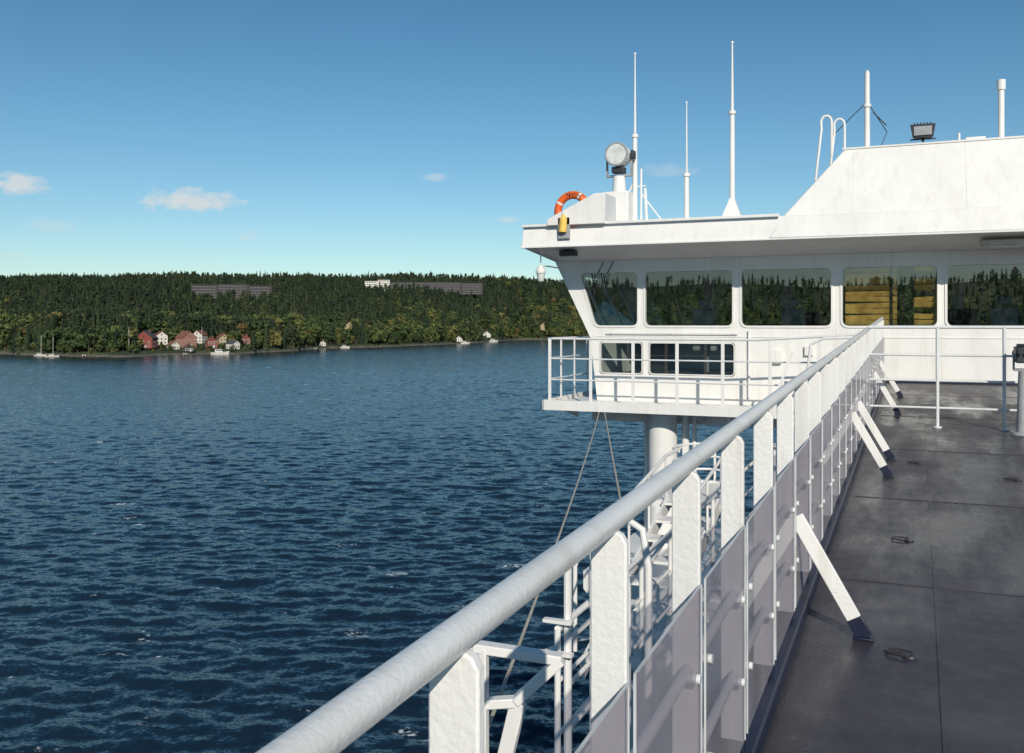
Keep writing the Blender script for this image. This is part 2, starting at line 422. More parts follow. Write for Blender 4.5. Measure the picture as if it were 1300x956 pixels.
b.tube([(-2.9,Yw-.05,E-.14),(-2.9,Yw-.05,E-1.4)],.02,8); b.tube([(-.9,Yw-.05,E-.2),(-.9,Yw-.05,E-1.2)],.016,8)
b.obj('wall_pipes','white',br)
MB().box(-2.5,-2.3,Yw-.09,Yw-.003,E-.75,E-.5).box(-1.9,-1.75,Yw-.07,Yw-.003,E-.6,E-.42).obj('junction_boxes','white',br,.01)
# roof
sec=[(16.9,1.46),(17.0,1.87),(23.2,1.87),(23.2,1.46),(22,1.252),(18.1,1.252)]
b=MB();n=len(sec)
def xl(y,z): return -7.05 if z>1.3 else -6.82
vs=[(xl(y,z),y,E+z) for y,z in sec]+[(12,y,E+z) for y,z in sec]
b.add(vs,[tuple(range(n)),tuple(range(n,2*n))[::-1]]+[(i,(i+1)%n,(i+1)%n+n,i+n) for i in range(n)])
b.obj('roof','plate',br,.015)
MB().bar((-7.05,16.93,E+1.875),(-2.2,16.93,E+1.875),.03,.05).bar((-7.06,16.9,E+1.46),(12,16.885,E+1.46),.03,.035).obj('roof_edge_trim','white',br,.006)
b=MB(); yf=lambda z:16.87+(z-E-1.47)*.38
b.prism([(-2.38,E+1.47),(12,E+1.47),(12,E+3.05),(-1.15,E+3.05),(-2.12,E+1.9)],yf,22.5)
b.obj('upper_house','plate',br,.02)
b=MB()
for x in (-1.0,.75,2.6):
    b.bar((x,yf(E+1.55)-.001,E+1.55),(x,yf(E+3.0)-.001,E+3.0),.012,.006,up=(0,1,0))
b.bar((-1.2,yf(E+3.03)-.004,E+3.04),(12,yf(E+3.03)-.004,E+3.04),.03,.03)
b.obj('upper_house_seams','plate',br)
MB().box(.95,2.3,17.2,17.42,E+1.26,E+1.36).obj('soffit_light_housing','beige',br,.02)
MB().box(.99,2.26,17.22,17.40,E+1.235,E+1.262).obj('soffit_light_lens','lens',br,.01)
MB().cyl((-6.2,17.2,E+1.46),(-6.2,17.2,E+1.38),.03).box(-6.35,-6.02,17.1,17.3,E+1.29,E+1.39).obj('deck_lamp','dark',br,.02)
b=MB();b.prism([(-6.5,E+1.86),(-5.35,E+1.86),(-5.35,E+2.43),(-5.55,E+2.43),(-6.5,E+1.98)],16.86,16.90)
b.prism([(-5.40,E+1.86),(-5.35,E+1.86),(-5.35,E+2.43),(-5.40,E+2.43)],16.90,17.6)
b.obj('wing_tip_plate','plate',br,.008)
o=empty('wing_signal_lamp');lx=-6.8
MB().cyl((lx,17.3,E+1.46),(lx,17.3,E+1.1),.012).cyl((lx,17.3,E+1.12),(lx,17.3,E+1.02),.04,.1,16).cyl((lx,17.3,E+1.02),(lx,17.3,E+.98),.1,.1,16).obj('lamp_cap','white',o)
MB().cyl((lx,17.3,E+.98),(lx,17.3,E+.82),.085,.06,16).obj('lamp_glass','lens',o)
MB().tube([(lx,17.3,E+1.12),(lx+.1,17.5,E+1.12),(lx+.15,18.1,E+1.1)],.014,8).obj('lamp_bracket','white',o)
b=MB()
for x in (-5.75,-5.55): b.bar((x,Yw-.05,E+1.22),(x-.22,Yw-.05,E+.8),.014,.014); b.bar((x-.25,Yw-.045,E+1.0),(x-.18,Yw-.045,E+.55),.02,.012)
b.obj('window_wipers','rubber',br)
# gallery
GX=-6.55
b=MB();b.box(GX,-.66,16.85,18.09,E-1.62,E-1.55).box(GX,-5.95,18.09,21.5,E-1.62,E-1.55)
b.obj('gallery_floor','plate',br,.005)
b=MB();b.box(GX-.02,-.66,16.82,16.85,E-1.66,E-1.47).box(GX-.03,GX,16.82,21.5,E-1.66,E-1.47)
for x in np.arange(-6.3,-1,.85):
    b.add([(x-.01,16.9,E-1.621),(x-.01,18.1,E-1.621),(x-.01,18.1,E-1.9),(x+.01,16.9,E-1.621),(x+.01,18.1,E-1.621),(x+.01,18.1,E-1.9)],[(0,1,2),(3,5,4),(0,3,4,1),(1,4,5,2),(0,2,5,3)])
b.box(-6.0,-.66,18.08,18.16,E-1.95,E-1.62)
b.obj('gallery_brackets','plate',br,.004)
b=MB()
for z_,r_ in ((-.30,.022),(-.68,.015),(-1.08,.015)):
    b.tube([(-.62,16.88,E+z_+(.12 if z_>-.4 else 0)),(-2.6,16.88,E+z_),(GX+.15,16.88,E+z_),(GX+.03,17.0,E+z_),(GX+.03,21.4,E+z_)],r_,12)
b.obj('gallery_rails','rail',br)
b=MB()
for x in np.arange(GX+.1,-.8,.82): b.box(x-.03,x+.03,16.873,16.887,E-1.5,E-.3)
for y in (17.7,18.5,19.3,20.1,20.9,21.4): b.box(GX+.02,GX+.04,y-.03,y+.03,E-1.5,E-.3)
b.obj('gallery_posts','white',br,.003)
b=MB();b.tube([(-1.75,16.2,E-1.5),(-1.6,16.2,E-.35),(-1.4,16.2,E-.25),(-.62,16.2,E-.22)],.025,10)
b.tube([(-1.62,16.2,E-.75),(-.62,16.2,E-.7)],.015,8);b.bar((-1.3,16.2,E-1.55),(-.8,16.2,E-.3),.04,.012,up=(0,1,0))
b.bar((-2.3,16.6,E-1.5),(-1.95,16.6,E-.5),.04,.012,up=(0,1,0));b.bar((-2.1,17.4,E-1.5),(-1.5,17.4,E-.6),.05,.02,up=(0,1,0))
b.obj('gallery_gate_frame','white',br)
MB().box(-1.8,-.66,15.4,16.85,E-1.63,E-1.56).obj('gallery_landing','plate',br)
b=MB();b.cyl((-4.42,17.55,E-1.62),(-4.42,17.55,E-4.2),.27,n=28).cyl((-4.42,17.55,E-1.62),(-4.42,17.55,E-1.7),.36,.36,28)
b.cyl((-4.02,17.7,E-1.62),(-4.02,17.7,E-4.2),.07,n=12).cyl((-3.86,17.75,E-1.62),(-3.86,17.75,E-4.2),.04,n=10).cyl((-4.8,17.8,E-1.62),(-4.8,17.8,E-4.2),.05,n=10)
b.obj('support_column','plate',br)
MB().cyl((-3.0,17.3,E-1.62),(-3.0,17.3,E-1.75),.2,.17,20).cyl((-3.0,17.3,E-1.75),(-3.0,17.3,E-1.95),.17,.08,20).obj('gallery_floodlight','lens',br)

# ---------------- roof equipment ----------------
o=empty('life_ring');c=(-6.05,17.05,E+2.15)
MB().torus(c,.29,.072).obj('ring_body','orange',o)
b=MB()
for k in range(4):
    A=math.pi/4+k*math.pi/2+math.pi/12; cx=c[0]+.29*math.cos(A);cz=c[2]+.29*math.sin(A)
    d=Vector((-math.sin(A),0,math.cos(A)))*.02
    b.cyl(Vector((cx,c[1],cz))-d,Vector((cx,c[1],cz))+d,.0735,n=18)
b.obj('reflective_bands','white',o)
b=MB();b.torus(c,.37,.008,n=40,m=6);b.obj('grab_line','rope',o)
def textobj(s,size,loc,rot,mat,parent):
    cu=bpy.data.curves.new('lettering','FONT');cu.body=s;cu.size=size;cu.extrude=.002;cu.align_x='CENTER'
    ob=bpy.data.objects.new('lettering',cu);link(ob,parent);ob.location=loc;ob.rotation_euler=rot;cu.materials.append(M[mat]);return ob
for ch,A in zip("NWYM",(102,88,74,60)):
    a=math.radians(A);textobj(ch,.11,(c[0]+.26*math.cos(a),c[1]-.075,c[2]+.26*math.sin(a)),(math.radians(90),-(a-math.pi/2),0),'rubber',o)
o=empty('lifebuoy_light')
MB().cyl((-6.17,16.82,E+1.72),(-6.15,16.82,E+1.98),.075,.07,18).cyl((-6.15,16.82,E+1.98),(-6.15,16.82,E+2.05),.05,.03,14).obj('float_body','yellow',o)
MB().cyl((-6.15,16.82,E+2.05),(-6.15,16.82,E+2.12),.03,.02,12).obj('light_lens','lens',o)
MB().box(-6.28,-6.04,16.86,16.895,E+1.6,E+2.0).obj('bracket','grey',o,.005)

o=empty('searchlight');x,y=-5.5,18.3
MB().box(x-.25,x+.25,y-.22,y+.22,E+1.86,E+2.62).cyl((x,y,E+2.62),(x,y,E+2.95),.14,.12,16).box(x-.33,x-.05,y-.35,y-.2,E+1.87,E+2.45).obj('mount_box','white',o,.02)
MB().bar((x-.24,y,E+2.95),(x+.24,y,E+2.95),.08,.04).bar((x-.25,y,E+2.93),(x-.25,y,E+3.4),.07,.03,up=(1,0,0)).bar((x+.25,y,E+2.93),(x+.25,y,E+3.4),.07,.03,up=(1,0,0)).obj('yoke','grey',o,.005)
MB().cyl((x,y-.2,E+3.36),(x,y+.12,E+3.36),.235,.225,32).cyl((x,y+.12,E+3.36),(x,y+.24,E+3.36),.225,.12,32).obj('lamp_drum','white',o)
MB().torus((x,y-.2,E+3.36),.22,.022,n=36,m=10).obj('drum_rim','grey',o)
MB().cyl((x,y-.215,E+3.36),(x,y-.2,E+3.36),.2,n=32).obj('drum_lens','lens',o)
MB().box(x-.12,x+.12,y-.14,y+.1,E+3.0,E+3.12).box(x+.26,x+.32,y-.1,y+.1,E+3.28,E+3.44).obj('drive_motor','dark',o,.01)

def antenna(x,y,z0,zm,zt,r0,r1,cone=None,extra=None):
    o=empty('whip_antenna')
    b=MB().cyl((x,y,E+z0),(x,y,E+zm),r0,r0*.85,14).cyl((x,y,E+z0),(x,y,E+z0+.06),r0*2.2,n=14).cyl((x,y,E+zm-.06),(x,y,E+zm),r0*1.3,n=14)
    if cone: b.hexa([(x-cone,y-.15,E+z0),(x+cone,y-.15,E+z0),(x+cone,y+.15,E+z0),(x-cone,y+.15,E+z0),(x-.04,y-.04,E+z0+.55),(x+.04,y-.04,E+z0+.55),(x+.04,y+.04,E+z0+.55),(x-.04,y+.04,E+z0+.55)])
    if extra: extra(b)
    b.obj('antenna_base','white',o)
    MB().cyl((x,y,E+zm),(x,y,E+zt),r1,r1*.45,10).cyl((x,y,E+zt-.02),(x,y,E+zt+.02),r1*.8,n=8).obj('whip','white',o)
def ex(b):
    b.tube([(-5.23,18.5,E+2.9),(-5.75,18.6,E+1.87)],.02,8);b.tube([(-5.1,18.5,E+2.6),(-4.55,18.5,E+1.87)],.015,8)
    b.tube([(-5.1,18.5,E+1.87),(-5.1,18.5,E+3.1)],.02,8);b.tube([(-5.23,18.5,E+2.75),(-5.0,18.5,E+2.75)],.015,8);b.tube([(-4.98,18.5,E+1.87),(-5.02,18.5,E+2.7)],.03,8)
antenna(-5.23,18.5,1.87,3.8,5.43,.055,.026,extra=ex)
antenna(-4.18,18.5,1.87,2.95,4.35,.055,.022)
antenna(-3.29,18.5,1.87,4.1,5.43,.055,.032,cone=.25)
o=empty('roof_ladder_hoop')
for dx,dy in ((-.02,0),(.17,.35)):
    x=-1.5+dx;y=17.35+dy
    pts=[(x-.12,y,E+2.5),(x-.02,y,E+3.4)]+[(x+.06-.09*math.cos(a),y,E+3.5+.12*math.sin(a)) for a in np.linspace(0.2,math.pi,8)]+[(x+.15,y,E+3.1),(x+.15,y,E+2.9)]
    MB().tube(pts,.022,8).obj('hoop_tube','white',o)
o=empty('roof_mast');x,y=-.82,18
MB().cyl((x,y,E+3.04),(x,y,E+4.46),.05,.045,14).cyl((x,y,E+4.46),(x,y,E+4.5),.03,n=10).cyl((x,y,E+3.85),(x,y,E+3.9),.07,n=12).obj('mast_pole','white',o)
MB().tube([(x,y,E+3.95),(x-.55,y,E+3.42)],.008,6).tube([(x,y,E+3.95),(x+.33,y,E+3.38)],.008,6).bar((x+.1,y,E+3.75),(x+.32,y,E+3.5),.02,.02).tube([(x-.55,y,E+3.42),(x-.6,y,E+3.06)],.006,6).tube([(x+.33,y,E+3.38),(x+.2,y,E+3.06)],.006,6).obj('stay_wires','rubber',o)
o=empty('roof_mast');x,y=1.31,18
MB().cyl((x,y,E+3.04),(x,y,E+3.95),.05,.05,14).cyl((x,y,E+3.95),(x,y,E+4.12),.07,.07,14).obj('mast_pole','white',o)
o=empty('floodlight');x,y=.09,17.5
MB().box(x-.02,x+.02,y-.02,y+.02,E+3.04,E+3.15).bar((x-.2,y,E+3.12),(x+.2,y,E+3.12),.03,.02).obj('bracket','dark',o)
b=MB();b.hexa([(x-.16,y-.1,E+3.13),(x+.16,y-.1,E+3.13),(x+.13,y+.1,E+3.15),(x-.13,y+.1,E+3.15),(x-.2,y-.12,E+3.36),(x+.2,y-.12,E+3.36),(x+.16,y+.1,E+3.33),(x-.16,y+.1,E+3.33)])
for k in range(6): b.box(x-.14+k*.05,x-.12+k*.05,y-.05,y+.1,E+3.33,E+3.40)
b.obj('lamp_body','dark',o,.008)
MB().box(x-.14,x+.14,y-.125,y-.112,E+3.17,E+3.32).obj('lens','grey',o)
o=empty('roof_equipment_box')
MB().box(.75,1.05,17.6,17.8,E+3.04,E+3.12).cyl((.65,17.6,E+3.04),(.65,17.6,E+3.2),.02).obj('housing','white',o,.01)

# ---------------- lower deck items ----------------
lr=empty('lower_deck_railing')
b=MB();zt=-1.9
for zz,r_ in ((zt,.022),(zt-.33,.014),(zt-.66,.014)): b.tube([(-2.05,5.5,E+zz),(-2.05,15.2,E+zz)],r_,10)
for y in np.arange(5.5,15.3,.97): b.cyl((-2.05,y,E-2.9),(-2.05,y,E+zt),.02,n=10)
b.obj('rails_and_posts','white',lr)
o=empty('boarding_ladder')
b=MB()
for y in (5.55,6.05): b.tube([(-2.0,y,E-3.2),(-2.0,y,E-1.45),(-1.96,y,E-1.34),(-1.8,y,E-1.28),(-1.66,y,E-1.36),(-1.62,y,E-1.6),(-1.62,y,E-2.9)],.026,10)
for z_ in np.arange(-3.1,-1.7,.28): b.tube([(-2.0,5.55,E+z_),(-2.0,6.05,E+z_)],.016,8)
for z_ in (-1.85,-2.05): b.bar((-2.14,5.5,E+z_),(-1.95,5.5,E+z_),.05,.02)
b.obj('ladder_tubes','white',o)
o=empty('stairway')
b=MB()
for x in (-2.75,-2.15): b.bar((x,8.0,E-3.1),(x,11.2,E-2.15),.03,.18)
for i in range(8):
    f=i/7; b.box(-2.74,-2.16,8.1+3.0*f-.13,8.1+3.0*f+.13,E-3.0+.87*f-.02,E-3.0+.87*f+.01)
b.box(-2.95,-2.13,11.2,12.9,E-2.22,E-2.14)
b.obj('stringers_and_treads','white',o)
b=MB()
for x in (-2.78,-2.12):
    b.tube([(x,7.9,E-2.9),(x,7.9,E-2.15),(x,8.05,E-2.05),(x,11.2,E-1.6),(x,12.0,E-1.6)],.02,10)
    for f in (.25,.5,.75,1.0): b.cyl((x,8+3.2*f,E-3.05+.95*f),(x,8+3.2*f,E-2.05+.43*f),.015)
for k in range(4):
    z_=-1.62-.17*k; b.tube([(-2.55+.36*math.cos(a),12.2+.5*math.sin(a),E+z_) for a in np.linspace(0,math.pi*1.3,14)],.016,8)
for a in (0.3,1.4,2.6): b.cyl((-2.55+.36*math.cos(a),12.2+.5*math.sin(a),E-1.62),(-2.55+.36*math.cos(a),12.2+.5*math.sin(a),E-2.2),.018)
b.obj('handrails','white',o)
for yy in (7.2,9.6):
    o=empty('life_raft_canister');x=-1.45
    b=MB();b.cyl((x,yy-.45,E-2.42),(x,yy+.45,E-2.42),.31,n=28).cyl((x,yy-.56,E-2.42),(x,yy-.45,E-2.42),.2,.31,28).cyl((x,yy+.45,E-2.42),(x,yy+.56,E-2.42),.31,.2,28)
    b.torus((x,yy,E-2.42),.315,.02,n=36,m=8).obj('canister_shell','white',o)
    b=MB()
    for d in (-.25,.25): b.torus((x,yy+d,E-2.42),.315,.01,n=36,m=6); b.box(x-.3,x+.3,yy+d-.03,yy+d+.03,E-2.9,E-2.74)
    b.obj('straps_and_cradle','grey',o)
o=empty('outboard_bracket_frame')
b=MB();b.bar((-1.30,2.72,E-1.03),(-1.03,2.80,E-1.06),.05,.03).bar((-1.28,2.72,E-1.03),(-1.28,2.72,E-1.45),.06,.03,up=(0,1,0)).bar((-1.03,2.8,E-1.06),(-1.17,2.76,E-1.2),.05,.03).bar((-1.17,2.76,E-1.2),(-1.28,2.72,E-1.21),.04,.03).bar((-1.16,2.76,E-1.2),(-1.22,2.75,E-1.45),.05,.03,up=(0,1,0)).bar((-1.31,2.73,E-1.44),(-.64,2.76,E-1.62),.06,.04)
b.obj('frame_bars','white',o,.004)
o=empty('mooring_rope')
def rp(p,q,sag):
    p=Vector(p);q=Vector(q)
    return [p.lerp(q,s)+Vector((0,0,-sag*4*s*(1-s))) for s in np.linspace(0,1,40)]
MB().tube(rp((-5.48,16.95,E-1.66),(-1.42,3.1,E-1.45),.10),.008,8).obj('rope_strand','rope',o)
MB().tube(rp((-5.38,16.95,E-1.66),(-1.78,6.05,E-1.33),.02),.010,8).obj('rope_strand','rope',o)

# ---------------- water: one sheet with real waves ----------------
azd=np.concatenate([np.linspace(-math.pi,-1.3,60,endpoint=False),np.linspace(-1.3,.12,900,endpoint=False),np.linspace(.12,math.pi,90,endpoint=False)])
rl=[0.5,8,16];r=22.
while r<1500: rl.append(r); r+=max(.28,r*.0028)
rl+=list(np.geomspace(1500,30000,14))
rl=np.array(rl)
dr=np.gradient(rl)
A,Rr=np.meshgrid(azd,rl,indexing='ij')
X=(Rr*np.sin(A)).astype(np.float32);Y=(Rr*np.cos(A)).astype(np.float32);Z=np.zeros_like(X)
DR=np.maximum(dr[None,:],0)*np.ones_like(A)
wr=np.random.default_rng(3);NW=44
gust=1+.40*np.sin(X*.011+Y*.017)*np.sin(Y*.009-X*.006+1)
for i in range(NW):
    lam=1.1*(8/1.1)**(i/(NW-1)); k=2*math.pi/lam
    d=-.35+wr.normal()*.6; ph=wr.uniform(0,6.28)
    kx,ky=k*math.sin(d),k*math.cos(d)
    a=.028/k*(1.0 if lam<4.5 else .68)
    fade=np.clip((lam/np.maximum(DR[0],.01)-2.2)/2,0,1)[None,:]
    th=kx*X+ky*Y+ph
    Z+=(a*fade*(np.sin(th)+.25*np.sin(2*th+1.5))).astype(np.float32)
Z*=gust.astype(np.float32)
fadeaz=np.clip((A+1.3)/.1,0,1)*np.clip((.12-A)/.1,0,1); Z*=(fadeaz*np.clip((1480-Rr)/300,0,1)*np.clip((Rr-16)/10,0,1)).astype(np.float32)
na,nr=A.shape
co=np.stack([X,Y,Z],-1).reshape(-1,3).astype(np.float32)
I,J=np.meshgrid(np.arange(na),np.arange(nr-1),indexing='ij');I2=(I+1)%na
fc=np.stack([I*nr+J,I*nr+J+1,I2*nr+J+1,I2*nr+J],-1).reshape(-1).astype(np.int32)
me=bpy.data.meshes.new('sea_water');nf=len(fc)//4
me.vertices.add(len(co));me.vertices.foreach_set('co',co.ravel())
me.loops.add(len(fc));me.loops.foreach_set('vertex_index',fc)
me.polygons.add(nf);me.polygons.foreach_set('loop_start',np.arange(nf,dtype=np.int32)*4);me.polygons.foreach_set('loop_total',np.full(nf,4,dtype=np.int32))
me.update(calc_edges=True);me.polygons.foreach_set('use_smooth',np.ones(nf,dtype=bool))
if me.polygons[nf//2].normal.z<0: me.flip_normals()
me.materials.append(M['water']);link(bpy.data.objects.new('sea_water',me))

# ---------------- terrain ----------------
AZ=[-3.1416,-2.0,-1.3,-1.07,-.93,-.86,-.80,-.69,-.63,-.594,-.53,-.48,-.43,-.40,-.34,0,.8,2.0,3.1416]
RS=[1100,1000,860,880,905,760,727,768,830,925,960,1060,1160,1340,1360,1400,1300,1050,1100]
RC=1650.
def rs(az): return np.interp(az,AZ,RS)+8*np.sin(az*57)+5*np.sin(az*131+1)+3*np.sin(az*301)
def sm(x): x=np.clip(x,0,1);return x*x*(3-2*x)
def tz(az,r):
    d=r-rs(az); s=np.clip(d/(RC-rs(az)),0,1.0)
    x=r*np.sin(az);y=r*np.cos(az)
    n_=np.sin(x*.011+1.3)*np.cos(y*.013)*.5+np.sin(x*.027+y*.021)*.3+np.sin(x*.006-y*.008+2)*.6
    crest=91+5*np.sin(az*9+.5)+3*np.sin(az*23)
    z=np.where(d<0,d*.3,2.2*sm(d/5)+sm((d-15)/60)*5+(crest-7)*s**1.05+n_*9*sm(d/200)*(1-.6*s))
    z=z-np.clip(r-RC,0,2000)*.08
    return z
na,nr=800,70
az=np.linspace(-math.pi,math.pi,na,endpoint=False)
q=np.linspace(0,1,nr)**2.2
A,Q=np.meshgrid(az,q,indexing='ij')
Rr=(rs(A)-8)+Q*(2300-(rs(A)-8)); Z=tz(A,Rr)
verts=np.stack([Rr*np.sin(A),Rr*np.cos(A),Z],-1).reshape(-1,3)
I,J=np.meshgrid(np.arange(na),np.arange(nr-1),indexing='ij');I2=(I+1)%na
faces=np.stack([I*nr+J,I*nr+J+1,I2*nr+J+1,I2*nr+J],-1).reshape(-1,4)
me=bpy.data.meshes.new('hills');me.from_pydata(verts.tolist(),[],faces.tolist());
me.polygons.foreach_set('use_smooth',[True]*len(me.polygons))
m,t,out=nt('hillside');p=N(t,'ShaderNodeBsdfPrincipled')
g=N(t,'ShaderNodeNewGeometry');sx=N(t,'ShaderNodeSeparateXYZ');t.links.new(g.outputs['Position'],sx.inputs[0])
gr=ramp(t,noise(t,.03,4),[(.35,(.018,.028,.012)),(.55,(.038,.052,.020)),(.7,(.075,.085,.032))])
rk=ramp(t,noise(t,.3,3),[(.3,(.06,.055,.045)),(.7,(.16,.145,.12))])
t.links.new(mixc(t,maprange(t,sx.outputs[2],.6,1.6,0,1),rk,gr),p.inputs['Base Color']);p.inputs['Roughness'].default_value=.95
t.links.new(p.outputs[0],out.inputs[0]);me.materials.append(m)
link(bpy.data.objects.new('hills',me))

def wallmat(n_,c): 
    if n_ not in M: M[n_]=simple(n_,c,.8,var=.1,scale=.5)
    return n_
wallmat('red_wood',(.22,.05,.04));wallmat('white_wood',(.62,.59,.54));wallmat('yellow_wood',(.42,.33,.19));wallmat('pink_render',(.34,.17,.13))
wallmat('tile_roof',(.19,.08,.055));wallmat('slate_roof',(.06,.06,.065));wallmat('dark_glass',(.02,.025,.03));wallmat('brown_wood',(.05,.045,.045));wallmat('dim_panel',(.12,.12,.13))
house_xy=[]
def house(name,az_,off,rot,w,d,h,wall,roof,storeys=2):
    r=float(rs(az_))+off;x=r*math.sin(az_);y=r*math.cos(az_);z=float(tz(np.array(az_),np.array(r)))-.8
    house_xy.append((x,y,max(w,d)*.60+2.5))
    o=empty(name);o.location=(x,y,z);o.rotation_euler=(0,0,-az_+rot)
    rh=w*.38
    b=MB();b.box(-w/2,w/2,-d/2,d/2,0,h);b.prism([(-w/2,h),(w/2,h),(0,h+rh)],-d/2,d/2);b.obj('walls',wall,o)
    b=MB()
    for s in (-1,1):
        p0=Vector((s*(w/2+.5),0,h-.38));p1=Vector((0,0,h+rh+.05))
        b.hexa([(p0.x,-d/2-.5,p0.z),(p0.x,d/2+.5,p0.z),(0,d/2+.5,p1.z),(0,-d/2-.5,p1.z),(p0.x,-d/2-.5,p0.z+.25),(p0.x,d/2+.5,p0.z+.25),(0,d/2+.5,p1.z+.25),(0,-d/2-.5,p1.z+.25)])
    b.obj('roof',roof,o)
    b=MB();fr=MB()
    for st in range(storeys):
        zz=1.2+st*2.8
        for k in range(3):
            xx=(-1+k)*w*.3
            b.box(xx-.5,xx+.5,-d/2-.08,-d/2-.04,zz,zz+1.3);fr.box(xx-.68,xx+.68,-d/2-.04,-d/2-.003,zz-.18,zz+1.48)
            yy=(-1+k)*d*.3
            for s in (-1,1):
                b.box(s*(w/2+.06)-.02,s*(w/2+.06)+.02,yy-.5,yy+.5,zz,zz+1.3);fr.box(s*(w/2+.025)-.02,s*(w/2+.025)+.02,yy-.68,yy+.68,zz-.18,zz+1.48)
    b.box(-.5,.5,-d/2-.08,-d/2-.04,h+.5,h+1.6)
    b.obj('windows','dark_glass',o);fr.obj('window_frames','white_wood',o)
    MB().box(w*.08,w*.08+1.0,-d/2-.12,-d/2-.045,.2,2.3).obj('door','white_wood',o)
    MB().box(w*.12,w*.12+.8,d*.1,d*.1+.8,h+rh*.4,h+rh+1.2).obj('chimney','tile_roof',o)
for name,a_,off,rot,w,d,h,wl,rf in [
 ('red_house',-.774,30,-.4,13,10,8,'red_wood','slate_roof'),
 ('white_house',-.761,40,.2,9,9,7,'white_wood','tile_roof'),
 ('white_cottage',-.749,20,.4,7,7,4,'white_wood','tile_roof'),
 ('pink_house',-.737,30,.6,12,10,8,'pink_render','tile_roof'),
 ('white_house',-.724,44,-.5,9,9,7,'white_wood','tile_roof'),
 ('red_house',-.713,26,.2,8,8,5.5,'red_wood','tile_roof'),
 ('yellow_house',-.702,38,.3,8,9,6,'yellow_wood','tile_roof'),
 ('white_cottage',-.692,22,.7,7,8,4.5,'white_wood','slate_roof'),
 ('red_house',-.680,34,.1,8,8,5.5,'red_wood','tile_roof'),
 ('boat_house',-.735,9,.2,7,7,3.2,'brown_wood','tile_roof'),
 ('boat_house',-.603,9,.1,6,7,3,'white_wood','slate_roof'),
 ('yellow_house',-.577,95,.4,10,9,6,'yellow_wood','slate_roof'),
 ('boat_house',-.462,8,.2,9,7,3,'white_wood','slate_roof'),
 ('white_house',-.432,25,.1,10,9,4,'white_wood','slate_roof'),
 ('yellow_house',-.372,40,.2,12,9,6,'yellow_wood','tile_roof'),
 ('white_cottage',-.905,28,.2,8,8,4.5,'white_wood','tile_roof')]:
    house(name,a_,off,rot,w,d,h,wl,rf,1 if h<5 else 2)
clear=[]
def block(name,az_,r,segs,topz,front,wm):
    x=r*math.sin(az_);y=r*math.cos(az_)
    o=empty(name);z=float(tz(np.array(az_),np.array(r)))-2;o.location=(x,y,z);o.rotation_euler=(0,0,-az_)
    H=topz-z
    rf=MB();w=MB()
    for x0,x1,hh,mat_ in segs:
        h=H+hh; MB().box(x0,x1,-8,8,0,h).obj('walls',mat_,o)
        rf.box(x0-.6,x1+.6,-8.6,8.6,h+.004,h+.8)
        k=0
        while h-2.6-k*3.4>0 and k<5:
            zz=h-2.3-k*3.4;k+=1
            xx=x0+1.5
            while xx+3.4<x1: w.box(xx,xx+3.2,-8.12,-8.02,zz,zz+1.2);xx+=4
        clear.append((az_+(x0-8)/r,az_+(x1+8)/r,r,front))
    rf.obj('roof','slate_roof',o);w.obj('windows',wm,o)
block('hillside_apartment_block',-.693,1235,[(-48,-17,-1,'brown_wood'),(-16.8,20,0,'brown_wood'),(20.2,48,-1.5,'brown_wood')],24+(410-362)/1200*1185,35,'dim_panel')
block('hilltop_hotel',-.50,1440,[(-85,-66,-4,'white_wood'),(-65.8,-48,-2,'white_wood'),(-47.8,60,-6,'brown_wood'),(60.2,92,-7,'brown_wood')],24+(410-354)/1200*1432,45,'dim_panel')

# ---------------- trees ----------------
def leafcloud(lobes,nq,size,rg):
    V=[];F=[]
    for (cx,cy,cz,rx,rz_) in lobes:
        for _ in range(nq):
            v=rg.normal(size=3);v/=np.linalg.norm(v);rr=rg.uniform(.6,1.05)
            c=np.array([cx+v[0]*rx*rr,cy+v[1]*rx*rr,cz+v[2]*rz_*rr])
            nrm=v+rg.normal(size=3)*.35;nrm/=np.linalg.norm(nrm)
            a=np.cross(nrm,rg.normal(size=3));a/=np.linalg.norm(a);b_=np.cross(nrm,a);s=size*rg.uniform(.6,1.3)
            o=len(V);V+=[c-a*s-b_*s*.7,c+a*s-b_*s*.5,c+a*s*.8+b_*s,c-a*s*.6+b_*s*.8];F.append((o,o+1,o+2,o+3))
    return V,F
def deciduous(seed):
    rg=np.random.default_rng(seed);H=rg.uniform(12,15);lobes=[(0,0,H*.58,3.4,4.4)]
    for k in range(9):
        a=rg.uniform(0,6.28);lobes.append((math.cos(a)*rg.uniform(1.2,3.0),math.sin(a)*rg.uniform(1.2,3.0),rg.uniform(H*.18,H*.80),rg.uniform(1.8,2.6),rg.uniform(1.7,2.5)))
    V,F=leafcloud(lobes,38,.62,rg)
    b=MB();b.cyl((0,0,-1),(0,0,H*.6),.28,.1,6)
    for l in lobes[1:5]: b.cyl((0,0,H*.3),(l[0],l[1],l[2]),.1,.03,5)
    return V,F,b
